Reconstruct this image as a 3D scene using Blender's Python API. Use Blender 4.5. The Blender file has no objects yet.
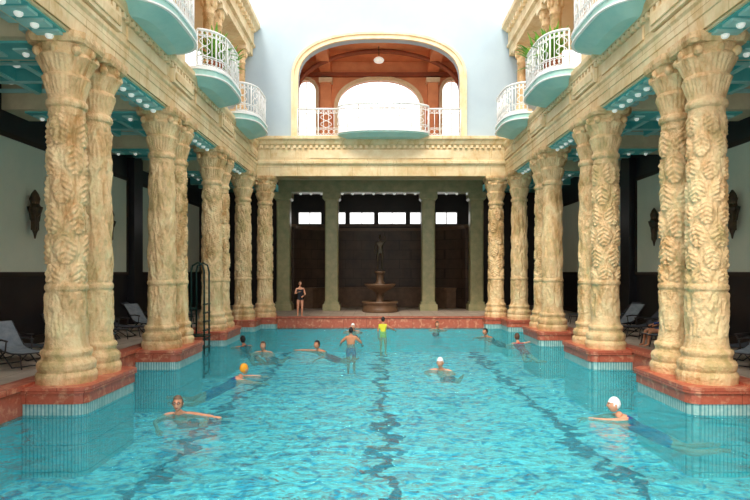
import bpy, bmesh, math, random
from mathutils import Vector, Matrix, noise
random.seed(7)
scene = bpy.context.scene
scene.view_settings.view_transform = 'Standard'
F = 590.0; CZ = 2.2; VX = 377; VY = 272
WZ = -0.45
def PX(px, d): return (px-VX)*d/F
def PZ(py, d): return CZ+(VY-py)*d/F
def DW(py, z=WZ): return (CZ-z)*F/(py-VY)

# ------------------------------------------------------------ materials
def srgb(r, g, b):
    f = lambda c: (c/255/12.92) if c/255 <= 0.04045 else ((c/255+0.055)/1.055)**2.4
    return (f(r), f(g), f(b), 1)
def mat(name, c1, c2=None, rough=0.6, scale=3.0, bump=0.0, bscale=20, metal=0.0, emit=0.0, detail=6, stretch=(1,1,1), c3=None, joints=None, spec=0.4, stain=None):
    m = bpy.data.materials.new(name); m.use_nodes = True
    nt = m.node_tree; N = nt.nodes; L = nt.links
    b = N['Principled BSDF']
    b.inputs['Roughness'].default_value = rough
    b.inputs['Metallic'].default_value = metal
    b.inputs['Specular IOR Level'].default_value = spec
    b.inputs['Base Color'].default_value = c1
    tc = N.new('ShaderNodeTexCoord')
    col = None
    if c2:
        mp = N.new('ShaderNodeMapping'); mp.inputs['Scale'].default_value = stretch
        L.new(tc.outputs['Object'], mp.inputs['Vector'])
        n = N.new('ShaderNodeTexNoise'); n.inputs['Scale'].default_value = scale; n.inputs['Detail'].default_value = detail
        n.inputs['Roughness'].default_value = 0.65
        L.new(mp.outputs[0], n.inputs['Vector'])
        r = N.new('ShaderNodeValToRGB')
        r.color_ramp.elements[0].position = 0.36; r.color_ramp.elements[0].color = c1
        r.color_ramp.elements[1].position = 0.64; r.color_ramp.elements[1].color = c2
        if c3:
            e = r.color_ramp.elements.new(0.5); e.color = c3
        L.new(n.outputs['Fac'], r.inputs['Fac'])
        col = r.outputs['Color']
    if stain:
        mp = N.new('ShaderNodeMapping'); mp.inputs['Scale'].default_value = (1.3,1.3,.45); mp.inputs['Location'].default_value=(3,7,1)
        oi = N.new('ShaderNodeObjectInfo'); va = N.new('ShaderNodeVectorMath'); va.operation='ADD'
        L.new(tc.outputs['Object'], va.inputs[0]); 
        ms = N.new('ShaderNodeMath'); ms.operation='MULTIPLY'; ms.inputs[1].default_value=30; L.new(oi.outputs['Random'],ms.inputs[0]); L.new(ms.outputs[0],va.inputs[1])
        L.new(va.outputs[0], mp.inputs['Vector'])
        n = N.new('ShaderNodeTexNoise'); n.inputs['Scale'].default_value = 1.4; n.inputs['Detail'].default_value = 7; n.inputs['Roughness'].default_value=.7; n.inputs['Distortion'].default_value=.6
        L.new(mp.outputs[0], n.inputs['Vector'])
        r = N.new('ShaderNodeValToRGB'); r.color_ramp.elements[0].position=.5; r.color_ramp.elements[0].color=(1,1,1,1); r.color_ramp.elements[1].position=.68; r.color_ramp.elements[1].color=stain
        e=r.color_ramp.elements.new(.36); e.color=(1,1,1,1); r.color_ramp.elements[0].position=.25; r.color_ramp.elements[0].color=(.82,.90,.78,1)
        L.new(n.outputs['Fac'], r.inputs['Fac'])
        mx = N.new('ShaderNodeMix'); mx.data_type='RGBA'; mx.blend_type='MULTIPLY'; mx.inputs['Factor'].default_value=1
        L.new(col, mx.inputs[6]); L.new(r.outputs[0], mx.inputs[7]); col=mx.outputs[2]
    if joints:
        sx = N.new('ShaderNodeSeparateXYZ'); L.new(tc.outputs['Object'], sx.inputs[0])
        if joints.get('floor'):
            cx = N.new('ShaderNodeCombineXYZ'); L.new(sx.outputs[0], cx.inputs[0]); L.new(sx.outputs[1], cx.inputs[1])
        else:
            ad = N.new('ShaderNodeMath'); ad.operation = 'ADD'
            L.new(sx.outputs[0], ad.inputs[0]); L.new(sx.outputs[1], ad.inputs[1])
            cx = N.new('ShaderNodeCombineXYZ'); L.new(ad.outputs[0], cx.inputs[0]); L.new(sx.outputs[2], cx.inputs[1])
        br = N.new('ShaderNodeTexBrick')
        br.inputs['Scale'].default_value = 1.0
        br.inputs['Brick Width'].default_value = joints['w']; br.inputs['Row Height'].default_value = joints['h']
        br.inputs['Mortar Size'].default_value = joints.get('m', 0.01)
        br.offset = joints.get('off', 0.5)
        br.inputs['Color1'].default_value = (1,1,1,1); br.inputs['Color2'].default_value = joints.get('c2', (0.9,0.9,0.88,1))
        br.inputs['Mortar'].default_value = joints.get('mc', (0.55,0.5,0.42,1))
        L.new(cx.outputs[0], br.inputs['Vector'])
        mx = N.new('ShaderNodeMix'); mx.data_type = 'RGBA'; mx.blend_type = 'MULTIPLY'; mx.inputs['Factor'].default_value = 1
        if col: L.new(col, mx.inputs[6])
        else: mx.inputs[6].default_value = c1
        L.new(br.outputs['Color'], mx.inputs[7])
        col = mx.outputs[2]
    if col: L.new(col, b.inputs['Base Color'])
    if bump > 0:
        n2 = N.new('ShaderNodeTexNoise'); n2.inputs['Scale'].default_value = bscale; n2.inputs['Detail'].default_value = 5
        L.new(tc.outputs['Object'], n2.inputs['Vector'])
        bp = N.new('ShaderNodeBump'); bp.inputs['Strength'].default_value = bump; bp.inputs['Distance'].default_value = 0.05
        L.new(n2.outputs['Fac'], bp.inputs['Height']); L.new(bp.outputs[0], b.inputs['Normal'])
    if emit > 0:
        b.inputs['Emission Color'].default_value = c1; b.inputs['Emission Strength'].default_value = emit
    return m

M_col = mat('carved_stone', srgb(242,216,168), srgb(196,168,116), rough=0.5, scale=2.0, bump=0.7, bscale=18, c3=srgb(236,198,150), stretch=(1,1,0.6), stain=(.62,.48,.30,1))
M_ent = mat('cream_limestone', srgb(245,226,188), srgb(224,194,146), rough=0.6, scale=1.2, bump=0.15, bscale=9, joints=dict(w=1.3,h=0.42,m=0.008,off=0.5,mc=(0.6,0.53,0.42,1)), stain=(.80,.70,.52,1))
M_trim = mat('cream_moulding', srgb(245,226,190), srgb(230,203,158), rough=0.55, scale=2)
M_green = mat('green_marble', srgb(150,152,112), srgb(182,170,128), rough=0.35, scale=2.5)
M_beam = mat('aisle_beam_plaster', srgb(222,206,170), srgb(204,186,150), rough=0.6, scale=1.5)
M_teal = mat('teal_paint', srgb(86,178,178), srgb(108,194,190), rough=0.55, scale=1.5)
M_pale = mat('pale_aqua_paint', srgb(162,212,206), srgb(182,222,214), rough=0.5, scale=2)
M_bwall = mat('pale_blue_plaster', srgb(176,196,210), srgb(184,204,216), rough=0.8, scale=0.5)
M_red = mat('red_marble', srgb(196,104,80), srgb(218,146,116), rough=0.35, scale=5, c3=srgb(184,92,70), joints=dict(w=1.1,h=5,m=0.008,mc=(0.5,0.4,0.35,1)))
M_deck = mat('deck_stone', srgb(204,184,168), srgb(180,160,146), rough=0.5, scale=1.2, joints=dict(w=0.6,h=0.6,m=0.012,off=0.0,floor=True))
M_mosaic = mat('mosaic_tiles', srgb(186,214,210), srgb(146,194,194), rough=0.3, scale=8, joints=dict(w=0.07,h=0.5,m=0.012,off=0.0,mc=(0.3,0.5,0.54,1)))
M_dark = mat('dark_wall_marble', srgb(24,24,32), srgb(38,35,38), rough=0.35, scale=1.5)
M_darkbrown = mat('dark_brown_wall', srgb(36,27,24), srgb(50,37,31), rough=0.5, scale=1.0)
M_exedra = mat('brown_stone_wall', srgb(66,50,42), srgb(86,66,52), rough=0.5, scale=1.2, joints=dict(w=1.2,h=0.6,m=0.02,off=0.5,mc=(0.5,0.45,0.4,1)))
M_panel = mat('cream_wall_panel', srgb(206,212,198), srgb(218,220,204), rough=0.7, scale=0.7)
M_orange = mat('terracotta_plaster', srgb(236,160,110), srgb(218,138,92), rough=0.7, scale=1.2)
M_orangedk = mat('terracotta_dark', srgb(160,86,56), srgb(140,74,48), rough=0.7, scale=1.2)
M_upwall = mat('gallery_plaster', srgb(238,208,162), srgb(226,192,144), rough=0.7, scale=1)
M_white = mat('white_iron', srgb(246,248,248), rough=0.4)
M_bulb = mat('bulb_glass', srgb(250,250,240), rough=0.25, emit=0.3)
M_ladder = mat('dark_green_metal', srgb(30,52,46), rough=0.35, metal=0.4)
M_sling = mat('lounger_fabric', srgb(118,126,138), srgb(142,148,156), rough=0.8, scale=6)
M_sling2 = mat('lounger_fabric_dark', srgb(58,60,70), srgb(76,78,88), rough=0.8, scale=6)
M_slingd = mat('lounger_frame', srgb(60,54,54), rough=0.5)
M_bronze = mat('bronze', srgb(52,42,34), srgb(80,66,44), rough=0.4, scale=6, metal=0.3)
M_brownst = mat('brown_stone', srgb(94,70,52), srgb(116,88,66), rough=0.45, scale=3)
M_leaf = mat('palm_leaf', srgb(90,160,50), srgb(150,204,80), rough=0.5, scale=4)
M_pot = mat('terracotta_pot', srgb(170,98,64), rough=0.7)
M_sign = mat('white_enamel_plate', srgb(240,240,236), rough=0.3)
M_skin = mat('skin', srgb(228,166,134), srgb(214,148,116), rough=0.5, scale=8)
M_skin2 = mat('skin_tan', srgb(208,144,108), srgb(194,128,94), rough=0.5, scale=8)
M_lips = mat('lips', srgb(180,84,78), rough=0.4)
M_eye = mat('eye_white', srgb(235,235,232), rough=0.2)
M_pupil = mat('eye_dark', srgb(30,22,20), rough=0.2)
M_hairb = mat('hair_brown', srgb(78,54,40), srgb(104,76,56), rough=0.6, scale=30)
M_hairg = mat('hair_greyblond', srgb(130,104,84), srgb(92,72,58), rough=0.6, scale=30)
M_hairk = mat('hair_black', srgb(32,28,28), rough=0.5)
M_caporange = mat('cap_orange', srgb(250,170,40), rough=0.35)
M_capwhite = mat('cap_white', srgb(240,244,246), rough=0.35)
M_suitk = mat('suit_black', srgb(24,24,34), rough=0.5)
M_suitb = mat('suit_blue', srgb(40,70,130), rough=0.5)
M_suity = mat('suit_yellow', srgb(225,215,60), rough=0.5)
M_suitr = mat('suit_red', srgb(170,50,60), rough=0.5)

# ------------------------------------------------------------ geometry
class B:
    def __init__(s): s.v=[]; s.f=[]; s.m=[]; s.sm=[]; s.mats=[]
    def mi(s, m):
        if m not in s.mats: s.mats.append(m)
        return s.mats.index(m)
    def add(s, v, f, m, smooth=False, M=None):
        o = len(s.v)
        for p in v:
            p = Vector(p)
            if M is not None: p = M @ p
            s.v.append(tuple(p))
        k = s.mi(m) if not isinstance(m, (list,tuple)) else None
        for i, fc in enumerate(f):
            s.f.append(tuple(a+o for a in fc))
            s.m.append(k if k is not None else s.mi(m[i])); s.sm.append(smooth)
    def box(s, x0,x1,y0,y1,z0,z1,m,M=None):
        if x0>x1: x0,x1=x1,x0
        v=[(x0,y0,z0),(x1,y0,z0),(x1,y1,z0),(x0,y1,z0),(x0,y0,z1),(x1,y0,z1),(x1,y1,z1),(x0,y1,z1)]
        f=[(0,3,2,1),(4,5,6,7),(0,1,5,4),(1,2,6,5),(2,3,7,6),(3,0,4,7)]
        s.add(v,f,m,False,M)
    def prism(s, poly, y0, y1, m, M=None):
        n=len(poly)
        v=[(p[0],y0,p[1]) for p in poly]+[(p[0],y1,p[1]) for p in poly]
        f=[tuple(range(n)), tuple(range(2*n-1,n-1,-1))]
        for i in range(n):
            j=(i+1)%n; f.append((i,i+n,j+n,j))
        s.add(v,f,m,False,M)
    def slab(s, poly, z0, z1, m, M=None, poly2=None, smooth=False):
        n=len(poly); p2=poly2 or poly
        v=[(p[0],p[1],z0) for p in poly]+[(p[0],p[1],z1) for p in p2]
        f=[tuple(range(n-1,-1,-1)), tuple(range(n,2*n))]
        for i in range(n):
            j=(i+1)%n; f.append((i,j,j+n,i+n))
        s.add(v,f,m,smooth,M)
    def lathe(s, prof, n, m, M=None, smooth=True):
        v=[];f=[]
        for r,z in prof:
            for k in range(n):
                a=2*math.pi*k/n; v.append((r*math.cos(a),r*math.sin(a),z))
        for i in range(len(prof)-1):
            for k in range(n):
                k2=(k+1)%n; f.append((i*n+k,i*n+k2,(i+1)*n+k2,(i+1)*n+k))
        f.append(tuple(range(n-1,-1,-1))); f.append(tuple((len(prof)-1)*n+k for k in range(n)))
        s.add(v,f,m,smooth,M)
    def tube(s, pts, rad, m, n=6, closed=False, M=None, flat=1.0):
        pts=[Vector(p) for p in pts]; k=len(pts)
        if not isinstance(rad,(list,tuple)): rad=[rad]*k
        v=[];f=[]; up=None
        for i,p in enumerate(pts):
            a=pts[(i-1)%k] if (i>0 or closed) else p
            b=pts[(i+1)%k] if (i<k-1 or closed) else p
            t=(b-a)
            t = t.normalized() if t.length>1e-9 else Vector((0,0,1))
            if up is None:
                up=Vector((0,0,1)) if abs(t.z)<0.9 else Vector((1,0,0))
            up=(up-t*up.dot(t))
            up = up.normalized() if up.length>1e-6 else t.orthogonal().normalized()
            sd=t.cross(up)
            for j in range(n):
                an=2*math.pi*j/n
                v.append(p+up*math.cos(an)*rad[i]*flat+sd*math.sin(an)*rad[i])
        for i in range(k if closed else k-1):
            i2=(i+1)%k
            for j in range(n):
                j2=(j+1)%n; f.append((i*n+j,i*n+j2,i2*n+j2,i2*n+j))
        if not closed:
            f.append(tuple(range(n-1,-1,-1))); f.append(tuple((k-1)*n+j for j in range(n)))
        s.add(v,f,m,True,M)
    def ball(s, c, r, m, n=10, k=6, M=None):
        if not isinstance(r,(list,tuple)): r=(r,r,r)
        v=[];f=[]
        for i in range(1,k):
            ph=math.pi*i/k
            for j in range(n):
                a=2*math.pi*j/n
                v.append((c[0]+r[0]*math.sin(ph)*math.cos(a),c[1]+r[1]*math.sin(ph)*math.sin(a),c[2]+r[2]*math.cos(ph)))
        T=len(v); v.append((c[0],c[1],c[2]+r[2])); v.append((c[0],c[1],c[2]-r[2]))
        for i in range(k-2):
            for j in range(n):
                j2=(j+1)%n; f.append((i*n+j,(i+1)*n+j,(i+1)*n+j2,i*n+j2))
        for j in range(n):
            j2=(j+1)%n; f.append((T,j,j2)); f.append((T+1,(k-2)*n+j2,(k-2)*n+j))
        s.add(v,f,m,True,M)
    def mesh(s, name):
        me=bpy.data.meshes.new(name); me.from_pydata(s.v,[],s.f)
        for m in s.mats: me.materials.append(m)
        me.polygons.foreach_set('material_index',s.m); me.polygons.foreach_set('use_smooth',s.sm)
        me.update(); return me
    def obj(s, name, loc=(0,0,0), parent=None, fix=True):
        me=s.mesh(name)
        if fix:
            bm=bmesh.new(); bm.from_mesh(me); bmesh.ops.recalc_face_normals(bm,faces=bm.faces); bm.to_mesh(me); bm.free()
        o=bpy.data.objects.new(name,me); o.location=loc
        scene.collection.objects.link(o)
        if parent: o.parent=parent
        return o
def inst(name, me, loc, rz=0, sc=1):
    o=bpy.data.objects.new(name,me); o.location=loc; o.rotation_euler=(0,0,rz); o.scale=(sc,sc,sc)
    scene.collection.objects.link(o); return o

# ------------------------------------------------------------ columns
def column_mesh(variant, H=6.65):
    b=B(); n=132
    pts=[(0.0,.54),(0.14,.555),(0.2,.53),(0.22,.50),(0.28,.525),(0.36,.53),(0.42,.50),(0.44,.455),(0.5,.44),(0.53,.455),(0.58,.47),(0.63,.455),(0.65,.41),(0.74,.385),(0.9,.37),
             (5.0,.335),(5.3,.325),(5.32,.365),(5.38,.38),(5.44,.365),(5.46,.33),(5.56,.335),(5.75,.37),(5.9,.41),(5.93,.38),(6.1,.43),(6.28,.50),(6.32,.47),(6.38,.50),(6.46,.52),(6.5,.52)]
    def base(z):
        if z<=pts[0][0]: return pts[0][1]
        for i in range(len(pts)-1):
            if z<=pts[i+1][0]:
                t=(z-pts[i][0])/(pts[i+1][0]-pts[i][0]); return pts[i][1]*(1-t)+pts[i+1][1]*t
        return pts[-1][1]
    zs=[i*6.5/440 for i in range(441)]
    v=[];f=[]
    def sstep(a,bb,x):
        t=max(0,min(1,(x-a)/(bb-a))); return t*t*(3-2*t)
    def tri(x): return abs((x%1)*2-1)
    def leaf(u,w):
        r=math.floor(w); fu=(u+(.5 if r%2 else 0))%1; fw=w-r
        x=(fu-.5)*2; y=fw
        width=.95*math.sin(math.pi*min(1,max(0,y*.9+.06)))**.7
        e=1-abs(x)/max(.05,width)
        if e<=0: return 0.0
        return min(1,e*2.6)*(1-.4*math.exp(-(x/.12)**2))*(.78+.22*math.sin(2*math.pi*(y*5+abs(x)*1.6)))
    for z in zs:
        r0=base(z)
        w1=sstep(.86,.92,z)*(1-sstep(1.70,1.76,z))
        w2=sstep(1.90,1.96,z)*(1-sstep(5.1,5.2,z))
        wc=sstep(5.50,5.58,z)*(1-sstep(6.24,6.32,z))
        ring=0.03*math.exp(-((z-1.83)/0.06)**4)
        for k in range(n):
            th=2*math.pi*k/n; u=th/(2*math.pi); d=ring
            if variant==0:
                d+=w1*0.055*(tri(3*u+.45*z)**.7-.55)
                d+=w2*(0.062*(leaf((4*u+.10*z),z*1.75)-.5))
            elif variant==1:
                d+=w1*0.05*(tri(6*u)**.6-.55)
                d+=w2*(0.050*(tri(z*1.05+tri(3*u)*.6)**.7-.55)+0.024*(tri(12*u+z*.4)-.5))
            else:
                d+=w1*0.05*(tri(4*u-.4*z)**.7-.55)
                wv=tri(2*u+.06*math.sin(2.2*z))
                d+=w2*(0.046*(leaf(5*u+.15*math.sin(2.4*z),z*2.3)-.5)+0.022*(wv-.5))
            if w1+w2>0:
                p=Vector((math.cos(th),math.sin(th),z*.9+variant*9))
                nn=noise.noise(p*4.5); n3=noise.noise(p*11)
                d+=(w1+w2)*(0.026*(1-4*abs(nn))*.5+0.014*n3)
            if wc>0:
                zz=max(0.0,(z-5.48)/.43) if z<5.91 else (z-5.91)/.37
                tier=max(0,math.sin(math.pi*min(1,zz)))**.8
                ph=0 if z<5.91 else .5
                lf=tri(8*u+ph)
                d+=wc*(0.07*(lf**.7)*(zz**1.2)*(1 if zz<.92 else .3)+0.014*math.sin(2*math.pi*32*u)*tier)
            v.append(((r0+d)*math.cos(th),(r0+d)*math.sin(th),z))
    for i in range(len(zs)-1):
        for k in range(n):
            k2=(k+1)%n; f.append((i*n+k,i*n+k2,(i+1)*n+k2,(i+1)*n+k))
    b.add(v,f,M_col,True)
    def oct(h,c): return [(-h+c,-h),(h-c,-h),(h,-h+c),(h,h-c),(h-c,h),(-h+c,h),(-h,h-c),(-h,-h+c)]
    b.slab(oct(.53,.14),6.46,6.54,M_col,poly2=oct(.56,.14)); b.slab(oct(.56,.14),6.54,H,M_col)
    for sx in(-1,1):
        for sy in(-1,1):
            b.ball((sx*.37,sy*.37,6.33),(.09,.09,.10),M_col,10,7)
    for a in range(4):
        ang=a*math.pi/2
        b.ball((.49*math.cos(ang),.49*math.sin(ang),6.36),(.07,.07,.09),M_col,8,6)
    return b.mesh('column')
COLM=[column_mesh(i) for i in range(3)]
CXL=-6.07; CXR=6.45
PAIRS=[6.5,11.55,16.65,21.7]
k=0
for cx in (CXL,CXR):
    for i,y in enumerate(PAIRS):
        for dy in (0,1.1):
            inst('carved_column',COLM[(i+(1 if dy else 0)+(2 if cx<0 else 1))%3],(cx,y+dy,0.07),rz=k*math.pi/2); k+=1
    inst('carved_column',COLM[k%3],(cx,26.75,0.07),rz=0)
for x in (PX(265,28.2),PX(496,28.2)):
    k+=1; inst('carved_column',COLM[k%3],(x,28.2,0.07),rz=0)

# ------------------------------------------------------------ shell
YN=-4; YB=28.0; YH=40
XL=-10.5; XR=10.9
RL=-6.55; RR=6.93
b=B()
b.box(XL-.4,RL-0.3,YN,YH-.7,-0.3,0,M_deck); b.box(RR+0.3,XR+.4,YN,YH-.7,-0.3,0,M_deck)
b.box(RL-0.3,RR+0.3,YB+0.35,YH-.7,-0.3,0,M_deck); b.box(RL-0.3,RR+0.3,YN,1.3,-0.3,0,M_deck)
b.obj('floor')
def nodes_math(N,L):
    def math_node(op,a,b_=None,c=None):
        m=N.new('ShaderNodeMath'); m.operation=op
        for i,vv in enumerate((a,b_,c)):
            if vv is None: continue
            if isinstance(vv,(int,float)): m.inputs[i].default_value=vv
            else: L.new(vv,m.inputs[i])
        return m.outputs[0]
    return math_node
M_floor = bpy.data.materials.new('pool_floor_tiles_ripple_light'); M_floor.use_nodes=True
nt=M_floor.node_tree; N=nt.nodes; L=nt.links; bs=N['Principled BSDF']; bs.inputs['Roughness'].default_value=0.5
mn=nodes_math(N,L)
tc=N.new('ShaderNodeTexCoord'); nz=N.new('ShaderNodeTexNoise'); nz.inputs['Scale'].default_value=1.5; nz.inputs['Detail'].default_value=4; nz.inputs['Roughness'].default_value=.6
L.new(tc.outputs['Object'],nz.inputs['Vector'])
sx=N.new('ShaderNodeSeparateXYZ'); L.new(tc.outputs['Object'],sx.inputs[0])
xn=mn('MULTIPLY_ADD',mn('SUBTRACT',nz.outputs['Fac'],0.5),2.4,sx.outputs[0])
tot=None
for lx in (-4.1,0.2,4.55):
    l=mn('LESS_THAN',mn('ABSOLUTE',mn('SUBTRACT',xn,lx)),0.17)
    tot=l if tot is None else mn('MAXIMUM',tot,l)
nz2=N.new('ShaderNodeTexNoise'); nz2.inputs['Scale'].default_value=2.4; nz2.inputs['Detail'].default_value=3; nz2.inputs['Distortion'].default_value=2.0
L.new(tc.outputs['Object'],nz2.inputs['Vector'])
rp=N.new('ShaderNodeValToRGB'); rp.color_ramp.elements[0].position=.36; rp.color_ramp.elements[0].color=srgb(16,158,208); rp.color_ramp.elements[1].position=.54; rp.color_ramp.elements[1].color=srgb(232,255,255)  # noise ramp paints the water's light and dark ripple network into floor colour
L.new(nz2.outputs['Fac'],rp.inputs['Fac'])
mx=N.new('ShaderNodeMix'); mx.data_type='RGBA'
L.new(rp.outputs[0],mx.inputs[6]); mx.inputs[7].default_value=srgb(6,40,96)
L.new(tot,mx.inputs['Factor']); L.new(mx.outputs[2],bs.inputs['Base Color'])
M_ptile = mat('pool_wall_tiles', srgb(120,225,232), rough=0.4, joints=dict(w=0.15,h=0.15,m=0.01,off=0.0,mc=(0.7,0.8,0.8,1)))
b=B()
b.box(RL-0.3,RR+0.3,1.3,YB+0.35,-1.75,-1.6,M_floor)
b.box(RL-0.3,RL-0.02,1.6,YB,-1.6,-.5,M_ptile); b.box(RR+0.02,RR+0.3,1.6,YB,-1.6,-.5,M_ptile)
b.box(RL-0.3,RR+0.3,YB+.02,YB+0.3,-1.6,-.5,M_ptile); b.box(RL-0.3,RR+0.3,1.3,1.6,-1.6,-.5,M_ptile)
b.obj('pool_basin')
b=B()
for xe,s in ((RL,-1),(RR,1)):
    b.box(xe,xe+s*0.32,1.6,YB,-.52,.02,M_red)
    b.box(xe-s*0.05,xe+s*0.36,1.6,YB,.02,.12,M_red)
b.box(RL,RR,YB,YB+.35,-.52,.02,M_red); b.box(RL,RR,YB-.05,YB+.36,.02,.08,M_red)
b.box(RL,RR,1.3,1.6,-.52,.05,M_red)
b.obj('trim_pool_kerb')
def rounded(x0,x1,y0,y1,c):
    return [(x0+c,y0),(x1-c,y0),(x1-.3*c,y0+.3*c),(x1,y0+c),(x1,y1-c),(x1-c,y1),(x0+c,y1),(x0,y1-c),(x0,y0+c),(x0+.3*c,y0+.3*c)]
def pedestal(x0,x1,y0,y1):
    b=B(); e=.06
    b.slab(rounded(x0,x1,y0,y1,.2),-1.6,-.24,M_mosaic)
    b.slab(rounded(x0-.02,x1+.02,y0-.02,y1+.02,.2),-.24,-.04,M_red)
    b.slab(rounded(x0-e,x1+e,y0-e,y1+e,.22),-.04,.07,M_red)
    b.obj('column_pedestal')
for cx in (CXL,CXR):
    for y in PAIRS+[26.75]:
        y1=y+1.1 if y<26 else y+0.1
        pedestal(cx-.66,cx+.66,y-.66,y1+.66)
for x in (PX(265,28.2),PX(496,28.2)):
    pedestal(x-.62,x+.62,27.6,28.86)

# water
M_water=bpy.data.materials.new('pool_water'); M_water.use_nodes=True
nt=M_water.node_tree; N=nt.nodes; L=nt.links; N.remove(N['Principled BSDF']); out=N['Material Output']
mn=nodes_math(N,L)
tc=N.new('ShaderNodeTexCoord'); mp=N.new('ShaderNodeMapping'); mp.inputs['Scale'].default_value=(1.0,1.4,1); L.new(tc.outputs['Object'],mp.inputs['Vector'])
n1=N.new('ShaderNodeTexNoise'); n1.inputs['Scale'].default_value=1.1; n1.inputs['Detail'].default_value=3; n1.inputs['Distortion'].default_value=1.4; L.new(mp.outputs[0],n1.inputs['Vector'])
n2=N.new('ShaderNodeTexNoise'); n2.inputs['Scale'].default_value=5.0; n2.inputs['Detail'].default_value=3; n2.inputs['Distortion'].default_value=1.0; L.new(mp.outputs[0],n2.inputs['Vector'])
h=mn('MULTIPLY_ADD',n2.outputs['Fac'],0.22,n1.outputs['Fac'])
bp=N.new('ShaderNodeBump'); bp.inputs['Strength'].default_value=1.0; bp.inputs['Distance'].default_value=0.42; L.new(h,bp.inputs['Height'])
df=N.new('ShaderNodeBsdfDiffuse'); df.inputs['Color'].default_value=srgb(70,226,250); L.new(bp.outputs[0],df.inputs['Normal'])
tr=N.new('ShaderNodeBsdfTransparent'); tr.inputs['Color'].default_value=(0.50,0.98,1.0,1)
m1=N.new('ShaderNodeMixShader'); m1.inputs[0].default_value=0.76; L.new(df.outputs[0],m1.inputs[1]); L.new(tr.outputs[0],m1.inputs[2])
gl=N.new('ShaderNodeBsdfGlossy'); gl.inputs['Roughness'].default_value=0.03; L.new(bp.outputs[0],gl.inputs['Normal'])
fr=N.new('ShaderNodeFresnel'); fr.inputs['IOR'].default_value=1.27; L.new(bp.outputs[0],fr.inputs['Normal'])
m2=N.new('ShaderNodeMixShader'); L.new(fr.outputs[0],m2.inputs[0]); L.new(m1.outputs[0],m2.inputs[1]); L.new(gl.outputs[0],m2.inputs[2]); L.new(m2.outputs[0],out.inputs[0])
b=B(); b.add([(RL-.01,1.6,WZ),(RR+.01,1.6,WZ),(RR+.01,YB+.01,WZ),(RL-.01,YB+.01,WZ)],[(0,1,2,3)],M_water); b.obj('pool_water')

BAYS=[(7.9,11.2),(12.95,16.3),(18.05,21.4),(23.1,26.4)]
def balcony_path(y0,y1,o0,depth,n=28,e=4.0):
    P=[]
    for i in range(n+1):
        t=-math.cos(math.pi*i/n)
        o=o0-depth*(1-abs(t)**e)**0.6 if abs(t)<1 else o0
        P.append((o,(y0+y1)/2+t*(y1-y0)/2))
    return P
def railing(b,path,z0,h,m=M_white,step=0.15):
    P=[Vector((p[0],p[1],0)) for p in path]
    for zz,r in ((z0+.05,.028),(z0+h*.30,.018),(z0+h*.84,.018),(z0+h,.045)):
        b.tube([(p.x,p.y,zz) for p in P],r,m,6)
    L_=[0]
    for i in range(1,len(P)): L_.append(L_[-1]+(P[i]-P[i-1]).length)
    n=max(2,int(L_[-1]/step)); 
    def at(s):
        for i in range(1,len(P)):
            if s<=L_[i]+1e-9:
                t=(s-L_[i-1])/max(1e-9,L_[i]-L_[i-1]); return P[i-1].lerp(P[i],t),(P[i]-P[i-1]).normalized()
        return P[-1],(P[-1]-P[-2]).normalized()
    for i in range(n+1):
        p,t=at(L_[-1]*i/n)
        b.tube([(p.x,p.y,z0),(p.x,p.y,z0+h)],.015 if i%4 else .03,m,5)
        if i<n:
            q,t=at(L_[-1]*(i+.5)/n)
            for zc,r in ((z0+h*.92,h*.055),(z0+h*.17,h*.09)):
                ring=[(q.x+t.x*r*math.cos(a),q.y+t.y*r*math.cos(a),zc+r*math.sin(a)) for a in [j*math.pi/4 for j in range(8)]]
                b.tube(ring,.013,m,4,closed=True)
            if i%4==1:
                pts=[]
                for j in range(13):
                    a=j/12*2*math.pi; rr=step*1.1*math.sin(a); pts.append((q.x+t.x*rr,q.y+t.y*rr,z0+h*(.32+.5*j/12)))
                b.tube(pts,.015,m,4)
                pts=[(2*q.x-p_[0],2*q.y-p_[1],p_[2]) for p_ in pts]; b.tube(pts,.015,m,4)
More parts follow.
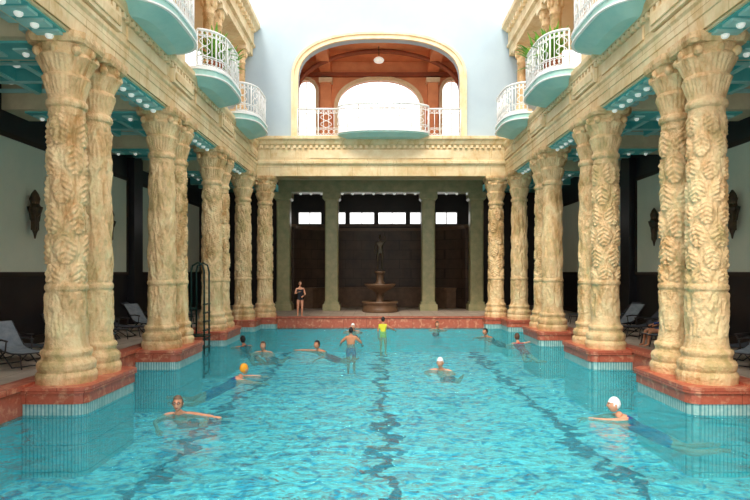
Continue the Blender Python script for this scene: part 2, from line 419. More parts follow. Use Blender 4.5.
for cx,s,side in ((CXL,-1,'left'),(CXR,1,'right')):
    X=lambda o: cx+s*o
    b=B()
    prof=[(-.38,6.72),(.42,6.72),(.42,8.3),(-.52,8.3),(-.52,8.16),(-.46,8.06),(-.46,8.0),(-.36,7.94),(-.36,7.42),(-.44,7.38),(-.44,7.3),(-.40,7.24),(-.40,7.0),(-.38,6.98)]
    b.prism([(X(o),z) for o,z in prof],YN,27.9,M_ent)
    y=YN+.2
    while y<27.6:
        b.box(X(-.36),X(-.45),y,y+.13,7.86,7.98,M_trim); y+=.26
    for yy in PAIRS+[26.3]:
        b.box(X(-.3),X(-.47),yy-.35,yy+1.4,7.46,7.84,M_trim)
        b.box(X(-.3),X(-.50),yy-.25,yy+1.3,7.55,7.75,M_ent)
    for y0,y1 in BAYS:
        b.box(X(-.3),X(-.40),y0+.5,y1-.4,7.5,7.8,M_trim)
    b.obj('trim_entablature_'+side)
    b=B(); bl=B()
    for y0,y1 in BAYS+[(2.5,6.0)]:
        b.box(X(-.28),X(.32),y0,y1+.0,6.66,6.74,M_teal)
        b.box(X(-.34),X(.38),y0-.06,y1+.06,6.68,6.73,M_trim)
        n=7
        for i in range(n):
            yc=y0+(i+.5)*(y1-y0)/n
            b.box(X(-.22),X(.26),yc-.15,yc+.15,6.61,6.67,M_pale)
            bl.ball((X(.02),yc,6.60),(.08,.08,.07),M_bulb,8,5)
    yy=YN+.3
    while yy<27.5:
        b.box(X(.42),X(.70),yy,yy+.25,6.78,7.02,M_pale)
        b.box(X(.42),X(.9),yy-.03,yy+.28,7.02,7.2,M_teal)
        yy+=.55
    XO = XL if s<0 else XR
    b.box(X(.42),XO,YN,YH-.6,7.45,8.28,M_teal)
    for yy in [p-.15 for p in PAIRS]+[26.4]:
        b.box(X(.42),XO,yy,yy+1.3,6.75,7.46,M_beam)
        b.box(X(.42),XO,yy-.08,yy+1.38,7.2,7.3,M_pale)
        b.box(X(.7),X(3.9),yy+.2,yy+1.1,6.70,6.76,M_teal)
        for i in range(5):
            b.box(X(.95+i*.64),X(1.25+i*.64),yy+.45,yy+.85,6.66,6.71,M_pale)
            bl.ball((X(1.1+i*.64),yy+.65,6.65),.07,M_bulb,8,5)
    for y0,y1 in [(1.5,6.2)]+[(a-.15,c_+.1) for a,c_ in BAYS]+[(27.8,31.5),(32,36)]:
        for fr_ in (.3,.68):
            yy=y0+(y1-y0)*fr_
            b.box(X(.42),XO,yy,yy+.22,7.15,7.46,M_teal)
            b.box(X(.42),XO,yy+.04,yy+.18,7.12,7.16,M_pale)
        for o in (1.35,2.3,3.25):
            b.box(X(o),X(o+.2),y0,y1,7.17,7.46,M_teal)
            b.box(X(o+.04),X(o+.16),y0,y1,7.13,7.17,M_pale)
        for fr_ in (.15,.5,.86):
            for o in (.95,1.9,2.85,3.8):
                yy=y0+(y1-y0)*fr_
                b.box(X(o-.22),X(o+.22),yy-.3,yy+.3,7.36,7.46,M_pale)
                bl.ball((X(o),yy,7.33),(.1,.1,.08),M_bulb,8,5)
    b.obj('ceiling_aisle_'+side); bl.obj('ceiling_bulbs')
    b=B()
    b.box(XO,XO+s*.5,YN,YH,-.3,8.3,M_dark)
    b.box(XO,XO-s*.06,YN,YH,0,.25,M_darkbrown)
    for yy in (10.8,15.85,20.9,25.95,31):
        b.box(XO,XO-s*.05,yy,yy+3.7,2.2,6.0,M_panel)
        for (a0,a1,z0,z1) in ((yy-.12,yy+3.82,6.0,6.14),(yy-.12,yy+3.82,2.06,2.2),(yy-.12,yy,2.2,6.0),(yy+3.7,yy+3.82,2.2,6.0)):
            b.box(XO,XO-s*.10,a0,a1,z0,z1,M_darkbrown)
        b.box(XO,XO-s*.3,yy-1.15,yy-.25,0,7.0,M_dark)
    b.obj('wall_'+side)
    sb=B()
    sb.lathe([(0.02,-.75),(.05,-.6),(.09,-.5),(.05,-.35),(.07,-.1),(.16,.0),(.2,.12),(.22,.2),(.16,.22),(.12,.3),(.15,.45),(.1,.6),(.02,.72)],14,M_bronze)
    sb.box(-.12,.12,-.06,.06,-.5,.4,M_bronze)
    sb.tube([(0,0,-.3),(0.22,0,-.2),(.28,0,.05),(.2,0,.3)],.025,M_bronze); sb.tube([(0,0,-.3),(-.22,0,-.2),(-.28,0,.05),(-.2,0,.3)],.025,M_bronze)
    sb.ball((0,0,.34),.13,M_brownst,12,8)
    me=sb.mesh('wall_sconce')
    for yy in (12.65,17.7,22.7,27.8):
        inst('wall_sconce',me,(XO-s*.24,yy,3.95),rz=math.pi/2)
    b=B()
    b.box(X(.42),XO,YN,27.9,8.28,8.42,M_upwall)
    b.box(X(3.2),X(3.5),YN,27.9,8.4,14.2,M_upwall)
    for i in range(6):
        yy=3+5.05*i
        b.box(X(3.2),X(3.12),yy+.6,yy+2.6,8.45,11.4,M_orangedk)
        b.box(X(3.2),X(3.1),yy+.4,yy+2.8,11.4,11.6,M_trim)
    b.obj('wall_gallery_'+side)
    b=B()
    prof=[(-.2,12.4),(.5,12.4),(.5,13.9),(-.55,13.9),(-.55,13.7),(-.35,13.55),(-.25,13.5),(-.25,12.95),(-.32,12.9),(-.32,12.8),(-.2,12.75)]
    b.prism([(X(o),z) for o,z in prof],YN,27.9,M_ent)
    y=YN+.2
    while y<27.6:
        b.box(X(-.2),X(-.42),y,y+.16,13.36,13.52,M_trim); y+=.42
    b.box(X(.5),X(3.2),YN,27.9,12.7,12.9,M_upwall)
    b.obj('trim_gallery_entablature_'+side)
    ub=B()
    ub.slab([(-.33,-.33),(.33,-.33),(.33,.33),(-.33,.33)],0,1.05,M_trim)
    ub.slab([(-.37,-.37),(.37,-.37),(.37,.37),(-.37,.37)],.95,1.08,M_trim)
    ub.lathe([(.3,1.08),(.32,1.14),(.3,1.2),(.25,1.25),(.25,1.3),(.23,1.35),(.2,3.2),(.23,3.22),(.23,3.28),(.2,3.3),(.23,3.5),(.3,3.75),(.33,3.8)],20,M_col)
    for a in range(8):
        an=a*math.pi/4; ub.ball((.25*math.cos(an),.25*math.sin(an),3.6),(.07,.07,.14),M_col,8,6)
    ub.slab([(-.34,-.34),(.34,-.34),(.34,.34),(-.34,.34)],3.8,3.98,M_trim)
    me=ub.mesh('gallery_column')
    for y in PAIRS+[26.75]:
        for dy in ((0,1.05) if y<26 else (0,)):
            inst('gallery_column',me,(X(.12),y+dy,8.42))
    for y0,y1 in BAYS:
        b=B()
        P=balcony_path(y0,y1,-.53,.78)
        Pw=[(X(o),y) for o,y in P]
        P2=[(X(o),y) for o,y in balcony_path(y0+.2,y1-.2,-.53,.62)]
        P3=[(X(o),y) for o,y in balcony_path(y0+.5,y1-.5,-.53,.32)]
        def back(e): return [(X(-.3),y1-e),(X(-.3),y0+e)]
        b.slab(P3+back(.5),8.02,8.14,M_pale,poly2=P2+back(.2))
        b.slab(P2+back(.2),8.14,8.22,M_pale,poly2=Pw+back(0))
        b.slab(Pw+back(0),8.22,8.42,M_pale)
        PwO=[(X(o),y) for o,y in balcony_path(y0-.05,y1+.05,-.53,.83)]
        b.slab(PwO+back(0),8.42,8.50,M_white)
        b.slab(PwO+back(0),8.21,8.25,M_white)
        pr=[(X(o),y) for o,y in balcony_path(y0+.05,y1-.05,-.55,.72)]
        railing(b,pr,8.5,1.15)
        b.obj('balcony')
def plant(loc,sc=1.0):
    b=B()
    b.lathe([(.16,0),(.2,.05),(.27,.4),(.3,.42),(.3,.48),(.25,.48),(.24,.42)],16,M_pot)
    for i in range(90):
        a=random.uniform(0,2*math.pi); L_=random.uniform(.45,1.05); up=random.uniform(.6,1.4)
        pts=[];
        for j in range(7):
            t=j/6; r=L_*t*.75; z=.42+up*t*1.2-0.9*t*t*L_*.8
            pts.append((r*math.cos(a),r*math.sin(a),z))
        sd=Vector((-math.sin(a),math.cos(a),0)); v=[];f=[]
        for j,p in enumerate(pts):
            w=.055*math.sin(math.pi*(j/6*.9+.08))+.004
            v+= [tuple(Vector(p)-sd*w),tuple(Vector(p)+sd*w)]
        for j in range(6): f.append((2*j,2*j+1,2*j+3,2*j+2))
        b.add(v,f,M_leaf,True)
    o=b.obj('potted_palm',loc,fix=False); o.scale=(sc,sc,sc); return o
plant((CXL+.82,20.4,8.5),1.0); plant((CXR-.82,20.3,8.5),1.15); plant((CXR-.82,19.0,8.5),1.0); plant((CXL+.8,19.2,8.5),1.0)

# ------------------------------------------------------------ back wall
def arch_wall(b,xc,z0,a,zs,bb,n,X0,X1,Z1,y0,y1,m,fw=.35,fy=.12,fm=None):
    def inside(x,z):
        x=abs(x)
        if z<=zs-z0: return x<=a
        return (x/a)**n+((z-(zs-z0))/bb)**n<=1
    def hole(an):
        lo,hi=0,40
        c,s_=math.cos(an),math.sin(an)
        for _ in range(40):
            mid=(lo+hi)/2
            if inside(mid*c,mid*s_): lo=mid
            else: hi=mid
        return (xc+lo*c,z0+lo*s_)
    def outer(an):
        c,s_=math.cos(an),math.sin(an); t=1e9
        if c>1e-9: t=min(t,(X1-xc)/c)
        if c<-1e-9: t=min(t,(X0-xc)/c)
        if s_>1e-9: t=min(t,(Z1-z0)/s_)
        return (xc+t*c,z0+t*s_)
    A=[math.pi*i/64 for i in range(65)]+[math.atan2(Z1-z0,X1-xc),math.atan2(Z1-z0,X0-xc),math.atan2(zs-z0,a),math.atan2(zs-z0,-a)]
    A=sorted(A); H=[hole(t) for t in A]; O=[outer(t) for t in A]; k=len(A)
    v=[(p[0],y0,p[1]) for p in H]+[(p[0],y0,p[1]) for p in O]+[(p[0],y1,p[1]) for p in H]+[(p[0],y1,p[1]) for p in O]
    f=[]
    for i in range(k-1):
        f.append((i,i+1,k+i+1,k+i)); f.append((2*k+i,3*k+i,3*k+i+1,2*k+i+1)); f.append((i,2*k+i,2*k+i+1,i+1)); f.append((k+i,k+i+1,3*k+i+1,3*k+i))
    b.add(v,f,m)
    if fm:
        for (w0,w1,dy,mm) in ((-.02,fw,fy,fm),(fw*.7,fw+.04,fy+.07,fm),(-.03,fw*.2,fy+.05,fm)):
            v=[];f=[]
            for i in range(k):
                p=Vector((H[i][0],0,H[i][1])); a_=Vector((H[max(0,i-1)][0],0,H[max(0,i-1)][1])); c_=Vector((H[min(k-1,i+1)][0],0,H[min(k-1,i+1)][1]))
                t=(c_-a_).normalized(); nr=Vector((t.z,0,-t.x))
                if nr.dot(p-Vector((xc,0,z0)))<0: nr=-nr
                q0=p+nr*w0; q1=p+nr*w1
                v+=[(q0.x,y0-dy,q0.z),(q1.x,y0-dy,q1.z),(q1.x,y0+.02,q1.z),(q0.x,y0+.02,q0.z)]
            for i in range(k-1):
                for j in range(4):
                    j2=(j+1)%4; f.append((4*i+j,4*i+j2,4*i+4+j2,4*i+4+j))
            b.add(v,f,mm)
b=B()
AX=PX(379,28.0)
arch_wall(b,AX,8.55,3.85,11.3,1.97,2.5,-7.2,7.6,16.5,28.0,28.5,M_bwall,fw=.26,fy=.08,fm=M_trim)
b.obj('wall_back')
b=B()
def xprism(b,poly,x0,x1,m):
    n=len(poly); v=[(x0,p[0],p[1]) for p in poly]+[(x1,p[0],p[1]) for p in poly]
    f=[tuple(range(n)),tuple(range(2*n-1,n-1,-1))]+[(i,(i+1)%n,(i+1)%n+n,i+n) for i in range(n)]
    b.add(v,f,m)
xprism(b,[(27.8,6.72),(28.9,6.72),(28.9,8.55),(27.5,8.55),(27.5,8.42),(27.6,8.32),(27.65,8.2),(27.76,8.1),(27.76,7.45),(27.68,7.4),(27.68,7.3),(27.8,7.22)],-6.6,6.95,M_ent)
x=-5.5
while x<5.9:
    b.box(x,x+.13,27.66,27.8,8.02,8.14,M_trim); x+=.26
b.box(-3.2,3.5,27.73,27.8,7.55,7.95,M_trim)
b.obj('trim_entablature_back')
# loggia
b=B()
yl=32.0
arch_wall(b,PX(306,yl),8.55,.55,12.0,.6,2,-5.5,-2.75,13.8,yl,yl+.3,M_orange,fw=.12,fy=.05,fm=M_trim)
arch_wall(b,PX(379,yl),8.55,2.25,11.1,1.5,2.2,-2.75,3.0,13.8,yl,yl+.3,M_orange,fw=.15,fy=.05,fm=M_trim)
arch_wall(b,PX(452,yl),8.55,.55,12.0,.6,2,3.0,5.9,13.8,yl,yl+.3,M_orange,fw=.12,fy=.05,fm=M_trim)
b.box(-5.8,-5.5,28.5,32.3,8.55,13.8,M_orange); b.box(5.9,6.2,28.5,32.3,8.55,13.8,M_orange)
b.box(-5.8,6.2,28.5,32.3,13.6,13.9,M_orange); b.box(-5.8,6.2,28.9,32.3,8.3,8.55,M_orangedk)
for xx in (-2.75,3.0):
    b.box(xx-.28,xx+.28,31.6,32,8.55,12.6,M_orange); b.box(xx-.36,xx+.36,31.5,32,12.35,12.6,M_trim)
    b.box(xx-.3,xx+.3,28.5,32,12.95,13.6,M_orange)
b.box(-5.5,5.9,31.75,32,12.75,12.95,M_orangedk)
arcp=[(AX+4.2*math.cos(t),30.2,11.4+2.1*math.sin(t)) for t in [math.pi*i/24 for i in range(25)]]
b.tube(arcp,.12,M_orangedk,6)
b.obj('wall_loggia')
for i,(xc,w) in enumerate(((PX(379,yl),2.25),(PX(306,yl),.55),(PX(452,yl),.55))):
    b=B(); n=4 if w>1 else 2
    for j in range(1,n):
        xx=xc-w+2*w*j/n; t=abs(xx-xc)/w; zt_=11.1+1.5*(1-t**2.2)**(1/2.2) if w>1 else 12.55
        b.box(xx-.02,xx+.02,yl+.12,yl+.17,8.55,zt_,M_white)
    b.box(xc-w,xc+w,yl+.12,yl+.17,11.1,11.15,M_white)
    b.obj('window_%d'%(i+1))
b=B(); b.tube([(AX,29.8,13.6),(AX,29.8,13.0)],.02,M_bronze); b.lathe([(.05,0),(.22,.05),(.28,.15),(.2,.25),(.1,.3)],16,M_bulb,Matrix.Translation((AX,29.8,12.75))); b.obj('pendant_lamp')
b=B()
def bp2(x0,x1,depth,n=28):
    P=[]
    for i in range(n+1):
        t=-math.cos(math.pi*i/n); P.append(((x0+x1)/2+t*(x1-x0)/2,27.5-depth*(1-abs(t)**2.6)**.6 if abs(t)<1 else 27.5))
    return P
x0,x1=PX(338,27.3),PX(429,27.3)
P=bp2(x0,x1,.75); P2=bp2(x0+.4,x1-.4,.45); cl=[(x1,27.8),(x0,27.8)]
b.slab(P2+[(x1-.4,27.8),(x0+.4,27.8)],8.4,8.56,M_pale,poly2=P+cl); b.slab(P+cl,8.56,8.62,M_pale); 
Pb=bp2(x0-.04,x1+.04,.8); b.slab(Pb+cl,8.62,8.68,M_white)
railing(b,[(AX-3.85,27.85),(AX-3.0,27.85),(x0,27.85)]+bp2(x0,x1,.68)+[(x1,27.85),(AX+3.0,27.85),(AX+3.85,27.85)],8.6,1.3,step=.24)
b.obj('balcony')

# ------------------------------------------------------------ hall behind pool
b=B()
b.box(-6.0,6.4,28.9,YH-.6,7.45,8.28,M_darkbrown)
b.box(-5.6,6.0,33.5,34.5,6.75,7.46,M_green)
b.box(-5.6,6.0,28.9,29.4,6.9,7.46,M_green)
for yy in (30.4,31.6,35.5,37): b.box(-5.6,6.0,yy,yy+.25,7.15,7.46,M_green)
b.obj('ceiling_hall')
bl=B()
for yy in (30.0,31.2,32.4,35.2,36.4,37.4):
    for i in range(19): bl.ball((-5.1+i*.58,yy,7.38),.1,M_bulb,8,5)
for i in range(18): bl.ball((-5.0+i*.6,34.0,6.72),.09,M_bulb,8,5)
bl.obj('ceiling_bulbs')
pb=B()
pb.slab([(-.5,-.5),(.5,-.5),(.5,.5),(-.5,.5)],0,.35,M_green); pb.slab([(-.42,-.42),(.42,-.42),(.42,.42),(-.42,.42)],.35,.5,M_green)
pb.slab(rounded(-.38,.38,-.38,.38,.08),.5,6.3,M_green); pb.slab([(-.42,-.42),(.42,-.42),(.42,.42),(-.42,.42)],6.3,6.4,M_green,poly2=[(-.5,-.5),(.5,-.5),(.5,.5),(-.5,.5)]); pb.slab([(-.5,-.5),(.5,-.5),(.5,.5),(-.5,.5)],6.4,6.75,M_green)
bm_=bmesh.new(); me=pb.mesh('marble_pillar'); bm_.from_mesh(me); bmesh.ops.recalc_face_normals(bm_,faces=bm_.faces); bm_.to_mesh(me); bm_.free()
for px in (284,332,428,476): inst('marble_pillar',me,(PX(px,34),34,0))
b=B(); yb=39.0
b.box(-10.5,10.9,yb,yb+.4,-.3,5.35,M_darkbrown); b.box(-10.5,10.9,yb,yb+.4,6.15,8.3,M_darkbrown)
wx=[(-5.2,-3.7),(-3.4,-2.1),(-1.8,-.2),(.1,1.9),(2.2,3.6),(3.9,5.3)]
e=-10.5
for a0,a1 in wx:
    b.box(e,a0,yb,yb+.4,5.35,6.15,M_darkbrown); e=a1
b.box(e,10.9,yb,yb+.4,5.35,6.15,M_darkbrown)
b.box(-6,6.4,yb-.1,yb,5.2,5.35,M_brownst)
b.obj('wall_hall')
b=B()
for a0,a1 in wx:
    b.box((a0+a1)/2-.03,(a0+a1)/2+.03,yb+.1,yb+.16,5.35,6.15,M_white); b.box(a0,a1,yb+.1,yb+.16,5.35,5.4,M_white)
b.obj('window_4')
def arcwall(b,R0,R1,cy,z0,z1,a0,a1,m,n=30):
    p=[(0.17+R0*math.cos(a0+(a1-a0)*i/n),cy+R0*.55*math.sin(a0+(a1-a0)*i/n)) for i in range(n+1)]+[(0.17+R1*math.cos(a1-(a1-a0)*i/n),cy+R1*.55*math.sin(a1-(a1-a0)*i/n)) for i in range(n+1)]
    b.slab(p,z0,z1,m)
b=B()
arcwall(b,5.2,5.5,34.8,0,4.9,math.radians(10),math.radians(170),M_exedra); arcwall(b,5.1,5.5,34.8,4.8,5.0,math.radians(10),math.radians(170),M_brownst)
b.obj('wall_exedra')
b=B(); arcwall(b,4.3,4.9,34.8,0,1.15,math.radians(20),math.radians(160),M_brownst); arcwall(b,4.1,4.95,34.8,1.15,1.25,math.radians(20),math.radians(160),M_brownst)
b.obj('stone_bench')
b=B(); fx=PX(380,32.5)
b.lathe([(.95,0),(1.0,.1),(.95,.2),(.9,.45),(1.0,.5),(1.0,.6),(.85,.6),(.8,.4)],32,M_brownst)
b.lathe([(.35,.2),(.3,.4),(.2,.6),(.2,1.0),(.3,1.1),(.65,1.3),(.85,1.48),(.88,1.55),(.78,1.55),(.45,1.42)],32,M_brownst)
b.lathe([(.3,1.4),(.28,1.6),(.2,1.7),(.2,2.1),(.3,2.15),(.3,2.25)],20,M_brownst)
b.obj('fountain_basin',(fx,32.5,0))

# ------------------------------------------------------------ people
DEF_R=dict(pelvis=.135,waist=.115,chest=.145,nb=.075,neck=.052,sh=.062,el=.040,wr=.026,hip=.092,kn=.058,an=.036,toe=.03)
EDG=[('pelvis','waist'),('waist','chest'),('chest','nb'),('nb','neck'),('chest','shL'),('shL','elL'),('elL','wrL'),('chest','shR'),('shR','elR'),('elR','wrR'),
     ('pelvis','hipL'),('hipL','knL'),('knL','anL'),('anL','toeL'),('pelvis','hipR'),('hipR','knR'),('knR','anR'),('anR','toeR')]
def skin(J,scale_r=1.0):
    names=list(J); me=bpy.data.meshes.new('tmp')
    me.from_pydata([J[n] for n in names],[(names.index(a),names.index(b_)) for a,b_ in EDG],[])
    o=bpy.data.objects.new('tmp',me); scene.collection.objects.link(o)
    md=o.modifiers.new('s','SKIN'); md.use_smooth_shade=True
    if not me.skin_vertices:
        bm=bmesh.new(); bm.from_mesh(me); bm.verts.layers.skin.verify(); bm.to_mesh(me); bm.free()
    for i,n in enumerate(names):
        key=n[:-1] if n[-1] in 'LR' else n
        r=DEF_R[key]*scale_r; sv=me.skin_vertices[0].data[i]; sv.radius=(r,r*(.78 if key in('pelvis','waist','chest') else 1)); sv.use_root=(n=='pelvis')
    ss=o.modifiers.new('u','SUBSURF'); ss.levels=2; ss.render_levels=2
    dg=bpy.context.evaluated_depsgraph_get(); dg.update(); ev=o.evaluated_get(dg); m2=bpy.data.meshes.new_from_object(ev)
    V=[v.co.copy() for v in m2.vertices]; Fc=[tuple(p.vertices) for p in m2.polygons]
    bpy.data.objects.remove(o); bpy.data.meshes.remove(m2); bpy.data.meshes.remove(me)
    return V,Fc
def head(b,M,skinm,hairm,cap=False,long_hair=False,glasses=False):
    n,k=40,30; v=[];f=[];ms=[]; D=[]
    def pt(dx,dy,dz,g=1.0):
        x=.074*dx; y=.095*dy; z=.118*dz
        if dz<0: x*=1-.30*dz*dz; y*=(1-.12*dz*dz) if dy>0 else (1+.35*dz)
        if dy>0 and g==1.0:
            y+=.026*math.exp(-(dx/.12)**2-((dz+.18)/.13)**2)+.012*math.exp(-(dx/.09)**2-((dz-.02)/.18)**2)
            for sx_ in(-1,1): y-=.012*math.exp(-((dx-sx_*.38)/.16)**2-((dz-.05)/.1)**2); y+=.005*math.exp(-((dx-sx_*.45)/.2)**2-((dz+.25)/.16)**2)
            y+=.006*math.exp(-(dx/.5)**2-((dz-.22)/.07)**2)
            y+=.009*math.exp(-(dx/.26)**2-((dz+.50)/.05)**2)+.008*math.exp(-(dx/.22)**2-((dz+.62)/.05)**2)
            y+=.012*math.exp(-(dx/.25)**2-((dz+.86)/.1)**2)
        return Vector((x*g,y*g,z*g))
    for i in range(k+1):
        ph=math.pi*i/k
        for j in range(n):
            a=2*math.pi*j/n; d=(math.sin(ph)*math.cos(a),math.sin(ph)*math.sin(a),math.cos(ph)); D.append(d); v.append(pt(*d))
    for i in range(k):
        for j in range(n):
            j2=(j+1)%n; q=(i*n+j,(i+1)*n+j,(i+1)*n+j2,i*n+j2); f.append(q)
            d=D[q[0]]; ms.append(M_lips if (skinm in (M_skin,M_skin2) and d[1]>0 and abs(d[0])<.28 and -.66<d[2]<-.46) else skinm)
    b.add(v,f,ms,True,M)
    v=[];f=[];g=1.07 if cap else 1.12
    for d in D:
        w=pt(*d,g=g)
        if not cap: w*=1+.03*noise.noise(Vector(d)*6)
        v.append(w+Vector((0,-.004,.004)))
    for i in range(k):
        for j in range(n):
            j2=(j+1)%n; q=(i*n+j,(i+1)*n+j,(i+1)*n+j2,i*n+j2); d=D[(i*n+j)]
            lim=(.40 if cap else .52) if d[1]>.35 else ((-.05 if cap else -.25) if d[1]>-.15 else (-.35 if cap else (-.85 if long_hair else -.5)))
            if d[2]>lim: f.append(q)
    b.add(v,f,hairm,True,M)
    for sx_ in(-1,1):
        if skinm in (M_skin,M_skin2):
            b.ball((sx_*.029,.079,.006),(.0125,.010,.009),M_eye,10,6,M); b.ball((sx_*.029,.0875,.006),(.0055,.004,.0055),M_pupil,8,5,M)
            b.tube([(sx_*.014,.093,.026),(sx_*.03,.092,.030),(sx_*.046,.082,.025)],.004,M_hairb,5,M=M)
        b.ball((sx_*.077,-.008,-.008),(.011,.02,.033),skinm,10,7,M)
        if glasses:
            b.tube([(sx_*(.031+.021*math.cos(t)),.102,.004+.016*math.sin(t)) for t in [i*math.pi/6 for i in range(12)]],.0035,M_pupil,5,closed=True,M=M)
            b.tube([(sx_*.052,.10,.008),(sx_*.08,.06,.01),(sx_*.084,0,.008)],.003,M_pupil,5,M=M)
    if glasses: b.tube([(-.01,.104,.006),(.01,.104,.006)],.003,M_pupil,5,M=M)
def hand(b,wr,el,side,skinm,M,curl=.5,palm=Vector((0,0,-1))):
    wr=Vector(wr); d=(wr-Vector(el)).normalized(); pn=palm-d*palm.dot(d); pn=pn.normalized() if pn.length>.05 else d.orthogonal().normalized()
    sd=d.cross(pn).normalized()*side
    c=wr+d*.045
    R=Matrix((( sd.x,d.x,pn.x,c.x),(sd.y,d.y,pn.y,c.y),(sd.z,d.z,pn.z,c.z),(0,0,0,1)))
    b.ball((0,0,0),(.042,.055,.016),skinm,14,10,M@R)
    for i,(ox,L_) in enumerate(((-.03,.060),(-.010,.074),(.011,.080),(.031,.072))):
        p=[Vector((ox,.03,0))]; an=0.05
        for sgl in (.3,.42,.32,.26):
            p.append(p[-1]+Vector((ox*.12*sgl,math.cos(an),math.sin(an)))*L_*sgl*1.0); an+=curl*.6
        b.tube(p,[.0095,.0095,.0088,.008,.005],skinm,8,M=M@R)
    p=[Vector((.03,-.02,.004)),Vector((.052,.005,.012)),Vector((.062,.03,.018)),Vector((.064,.05,.024))]
    b.tube(p,[.012,.011,.0098,.006],skinm,8,M=M@R)
def person(name,J,M,headM,skinm=M_skin,hairm=M_hairb,suit=None,suitm=M_suitk,cap=False,long_hair=False,glasses=False,rs=1.0,curl=.4,allm=None):
    b=B(); V,Fc=skin(J,rs)
    ms=[]
    for q in Fc:
        c=sum((V[i] for i in q),Vector())/len(q)
        ms.append(allm or (suitm if (suit and suit(c)) else skinm))
    b.add(V,Fc,ms,True,M)
    head(b,M@headM,allm or skinm,allm or hairm,cap,long_hair,glasses)
    for s_,sd in(('L',-1),('R',1)):
        hand(b,J['wr'+s_],J['el'+s_],sd,allm or skinm,M,curl)
    return b.obj(name,fix=False)
def HM(loc,tilt=0,turn=0):
    return Matrix.Translation(loc)@Matrix.Rotation(math.radians(turn),4,'Z')@Matrix.Rotation(math.radians(tilt),4,'X')
def swimJ(armL,armR):
    J=dict(pelvis=(0,-.54,-.28),waist=(0,-.34,-.19),chest=(0,-.11,-.085),nb=(0,0.0,.0),neck=(0,.045,.09),
      shL=(-.18,-.04,-.03),shR=(.18,-.04,-.03),hipL=(-.09,-.62,-.30),hipR=(.09,-.62,-.30),knL=(-.2,-1.0,-.44),knR=(.2,-.98,-.46),anL=(-.22,-1.38,-.36),anR=(.24,-1.36,-.40),toeL=(-.22,-1.52,-.36),toeR=(.25,-1.5,-.40))
    J['elL'],J['wrL']=armL; J['elR'],J['wrR']=armR
    return J
ARMS={'breast':(((-.36,.14,-.06),(-.22,.38,-.05)),((.36,.14,-.06),(.22,.38,-.05))),
      'reachL':(((-.40,.12,-.01),(-.60,.26,.0)),((.36,.1,-.10),(.25,.34,-.16))),
      'reachR':(((-.35,.1,-.10),(-.25,.3,-.18)),((.40,.12,-.01),(.60,.26,.0))),
      'forward':(((-.24,.24,-.02),(-.16,.50,-.02)),((.27,.20,-.06),(.24,.46,-.11)))}
def swimmer(px,py,rz,arms='breast',tilt=8,turn=0,sc=1.15,**kw):
    d=DW(py); M=Matrix.Translation((PX(px,d),d,WZ))@Matrix.Rotation(math.radians(rz),4,'Z')@Matrix.Scale(sc,4)
    suit=kw.pop('suitf',lambda c:(c.y<-.1 and c.y>-.72 and abs(c.x)<.2))
    return person('swimmer',swimJ(*ARMS[arms]),M,HM((0,.09,.19),tilt,turn),suit=suit,**kw)
swimmer(179,414,186,'reachL',hairm=M_hairg,glasses=True,suitm=M_suitk)
swimmer(240,378,-70,'forward',hairm=M_caporange,cap=True,suitm=M_suitb,turn=25)
swimmer(264,352,170,'breast',hairm=M_hairb,suitm=M_suitk)
swimmer(319,351,140,'reachR',hairm=M_hairk,suitm=M_suitr,skinm=M_skin2)
swimmer(441,370,160,'breast',hairm=M_capwhite,cap=True,suitm=M_suitk,tilt=0)
swimmer(620,417,75,'forward',hairm=M_capwhite,cap=True,suitm=M_suitb,tilt=0,turn=10)
swimmer(437,329,180,'breast',hairm=M_hairb)
swimmer(487,337,120,'breast',hairm=M_hairk,skinm=M_skin2)
swimmer(518,343,10,'reachR',hairm=M_hairb,suitm=M_suitr)
swimmer(244,346,40,'breast',hairm=M_hairk,skinm=M_skin2)
swimmer(353,331,180,'breast',hairm=M_capwhite,cap=True)
def standJ(arms=None,dz=0):
    J=dict(pelvis=(0,0,.95),waist=(0,.01,1.12),chest=(0,0,1.32),nb=(0,-.01,1.44),neck=(0,0,1.52),shL=(-.17,0,1.38),shR=(.17,0,1.38),
      elL=(-.24,-.02,1.12),wrL=(-.25,.06,.88),elR=(.24,-.02,1.12),wrR=(.25,.06,.88),hipL=(-.095,0,.88),hipR=(.095,0,.88),
      knL=(-.10,.02,.48),knR=(.11,.04,.48),anL=(-.10,-.02,.075),anR=(.12,.02,.075),toeL=(-.12,.14,.035),toeR=(.15,.17,.035))
    if arms: J.update(arms)
    return J
stsuit=lambda c:(.84<c.z<1.36 and abs(c.x)<.17)
trunks=lambda c:(.7<c.z<1.02 and abs(c.x)<.2)
d=DW(344); person('swimmer',standJ(dict(elL=(-.36,.08,1.2),wrL=(-.40,.30,1.08),elR=(.36,.08,1.2),wrR=(.40,.30,1.08))),Matrix.Translation((PX(351,d),d,WZ-1.14)),HM((0,.02,1.63)),skinm=M_skin2,hairm=M_hairk,suit=trunks,suitm=M_suitb,rs=1.15)
d=26.3; person('swimmer',standJ(dict(elR=(.34,.1,1.25),wrR=(.42,.3,1.15))),Matrix.Translation((PX(383,d),d,WZ-1.1))@Matrix.Rotation(math.radians(-20),4,'Z'),HM((0,.02,1.63)),skinm=M_skin2,hairm=M_hairk,suit=lambda c:(.84<c.z<1.44 and abs(c.x)<.19),suitm=M_suity)
person('woman_in_swimsuit',standJ(dict(elL=(-.25,.05,1.12),wrL=(-.12,.2,1.05),elR=(.25,.05,1.14),wrR=(.14,.2,1.22))),Matrix.Translation((PX(300,28.8),28.8,0))@Matrix.Rotation(math.radians(200),4,'Z'),HM((0,.02,1.63)),hairm=M_hairb,long_hair=True,suit=stsuit,suitm=M_suitk)
person('fountain_statue',standJ(dict(elL=(-.3,.05,1.5),wrL=(-.2,.05,1.78))),Matrix.Translation((fx,32.5,2.25))@Matrix.Rotation(math.pi,4,'Z')@Matrix.Scale(1.15,4),HM((0,.02,1.63)),allm=M_bronze)

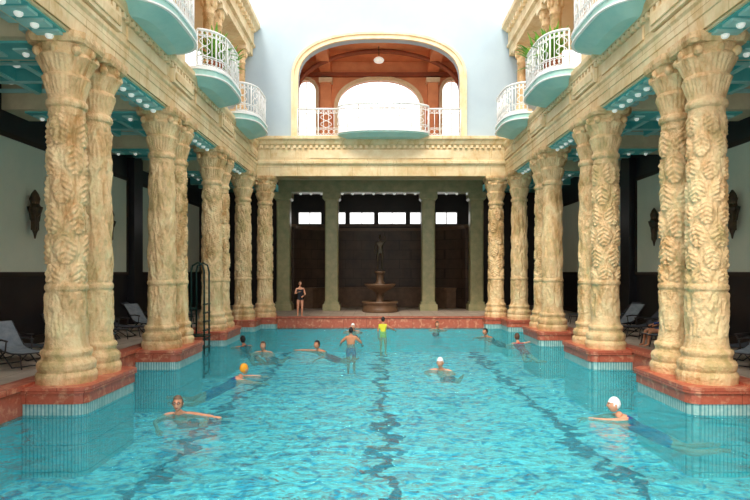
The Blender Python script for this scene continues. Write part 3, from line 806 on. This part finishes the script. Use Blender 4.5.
# ------------------------------------------------------------ loungers
def lounger_mesh(fab):
    b=B()
    prof=[(0,.36),(.5,.33),(.95,.36),(1.15,.42),(1.75,.98)]
    def sling(w,off,th,m):
        v=[];f=[]
        for (y,z) in prof:
            v+=[(-w,y,z+off),(w,y,z+off),(w,y,z+off-th),(-w,y,z+off-th)]
        for i in range(len(prof)-1):
            for j in range(4):
                j2=(j+1)%4; f.append((4*i+j,4*i+j2,4*i+4+j2,4*i+4+j))
        f+=[(0,1,2,3),(16,17,18,19)]
        b.add(v,f,m)
    sling(.27,.02,.02,fab)
    for sx_ in(-1,1):
        x=sx_*.29
        b.tube([(x,y,z) for y,z in prof],.018,M_slingd,6)
        b.tube([(x,.1,.35),(x,.02,0.015)],.016,M_slingd,6); b.tube([(x,.45,.0),(x,1.15,.42)],.016,M_slingd,6); b.tube([(x,1.35,0.0),(x,.8,.36),(x,.75,.6)],.016,M_slingd,6)
        b.tube([(x,.7,.6),(x,1.0,.62),(x,1.32,.6)],.022,M_slingd,6)
    for (y,z) in ((0,.36),(1.75,.98),(.45,.015),(1.35,.015)): b.tube([(-.29,y,z),(.29,y,z)],.016,M_slingd,6)
    return b.mesh('lounge_chair')
LM=lounger_mesh(M_sling); LM2=lounger_mesh(M_sling2)
for s,xa in ((-1,-7.9),(1,8.3)):
    for i,y in enumerate((10.6,11.9,13.4,14.8,16.2,17.4,18.9,20.1,21.3,23.2,24.4,25.6)):
        if s>0 and i==5: continue
        inst('lounge_chair',LM2 if i%3!=2 else LM,(xa+s*(.1+.25*math.sin(i*2.3)),y,0),rz=math.radians((-70 if s>0 else 70)+16*math.sin(i*3.1+s)))
def sitJ():
    return dict(pelvis=(0,0,.5),waist=(0,-.06,.68),chest=(0,-.1,.88),nb=(0,-.09,1.0),neck=(0,-.06,1.08),shL=(-.17,-.1,.94),shR=(.17,-.1,.94),elL=(-.24,0,.7),wrL=(-.16,.22,.66),elR=(.24,0,.7),wrR=(.16,.22,.66),
      hipL=(-.1,.05,.47),hipR=(.1,.05,.47),knL=(-.14,.45,.48),knR=(.14,.45,.48),anL=(-.14,.5,.075),anR=(.14,.5,.075),toeL=(-.14,.64,.035),toeR=(.14,.64,.035))
inst('lounge_chair',LM,(7.95,17.55,0),rz=math.radians(-90))
person('seated_guest',sitJ(),Matrix.Translation((8.5,17.55,-.02))@Matrix.Rotation(math.radians(90),4,'Z'),HM((0,-.04,1.19)),hairm=M_hairk,skinm=M_skin2,suit=lambda c:c.z<1.0 and abs(c.x)<.2 and c.y<.2,suitm=M_suitb)

# ------------------------------------------------------------ ladder
b=B()
for yy in (18.95,19.5):
    x0=-5.55
    b.tube([(x0,yy,-1.2),(x0,yy,2.2),(x0-.05,yy,2.42),(x0-.2,yy,2.5),(x0-.38,yy,2.4),(x0-.42,yy,2.2),(x0-.42,yy,.05)],.03,M_ladder,10)
for i in range(9): b.box(-5.6,-5.5,18.95,19.5,-1.1+i*.28,-1.06+i*.28,M_ladder)
for yy in (18.95,19.5):
    b.tube([(-5.97,yy,1.0),(-6.95,yy,1.0),(-7.0,yy,.9),(-7.0,yy,0.02)],.03,M_ladder,8)
    b.tube([(-5.97,yy,.5),(-7.0,yy,.5)],.02,M_ladder,8)
b.box(-6.75,-5.5,18.9,19.55,.12,.16,M_ladder)
b.obj('pool_ladder')
b=B()
b.lathe([(.001,0),(.15,0),(.16,.01),(.15,.025),(.001,.025)],20,M_sign); me=b.mesh('depth_plate')
for (x,y) in ((RL-.15,14.6),(RR+.15,14.3),(RR+.15,19.3),(RL-.15,9.3),(RR+.15,9.6)):
    inst('depth_plate',me,(x,y,.12))

# ------------------------------------------------------------ light & camera
w=bpy.data.worlds.new('sky'); scene.world=w; w.use_nodes=True
bg=w.node_tree.nodes['Background']; bg.inputs[0].default_value=(1.0,0.985,0.965,1); bg.inputs[1].default_value=2.3
sun=bpy.data.lights.new('sun','SUN'); sun.energy=2.6; sun.angle=math.radians(15); sun.color=(1,.90,.76)
so=bpy.data.objects.new('sun',sun); so.rotation_euler=(math.radians(42),0,math.radians(-14)); scene.collection.objects.link(so)
cam=bpy.data.cameras.new('camera'); cam.lens=F/750*36; cam.sensor_width=36; cam.shift_x=-2/750; cam.shift_y=22/750; cam.clip_end=300
co=bpy.data.objects.new('camera',cam); co.location=(0,0,CZ); co.rotation_euler=(math.radians(90),0,0); scene.collection.objects.link(co); scene.camera=co
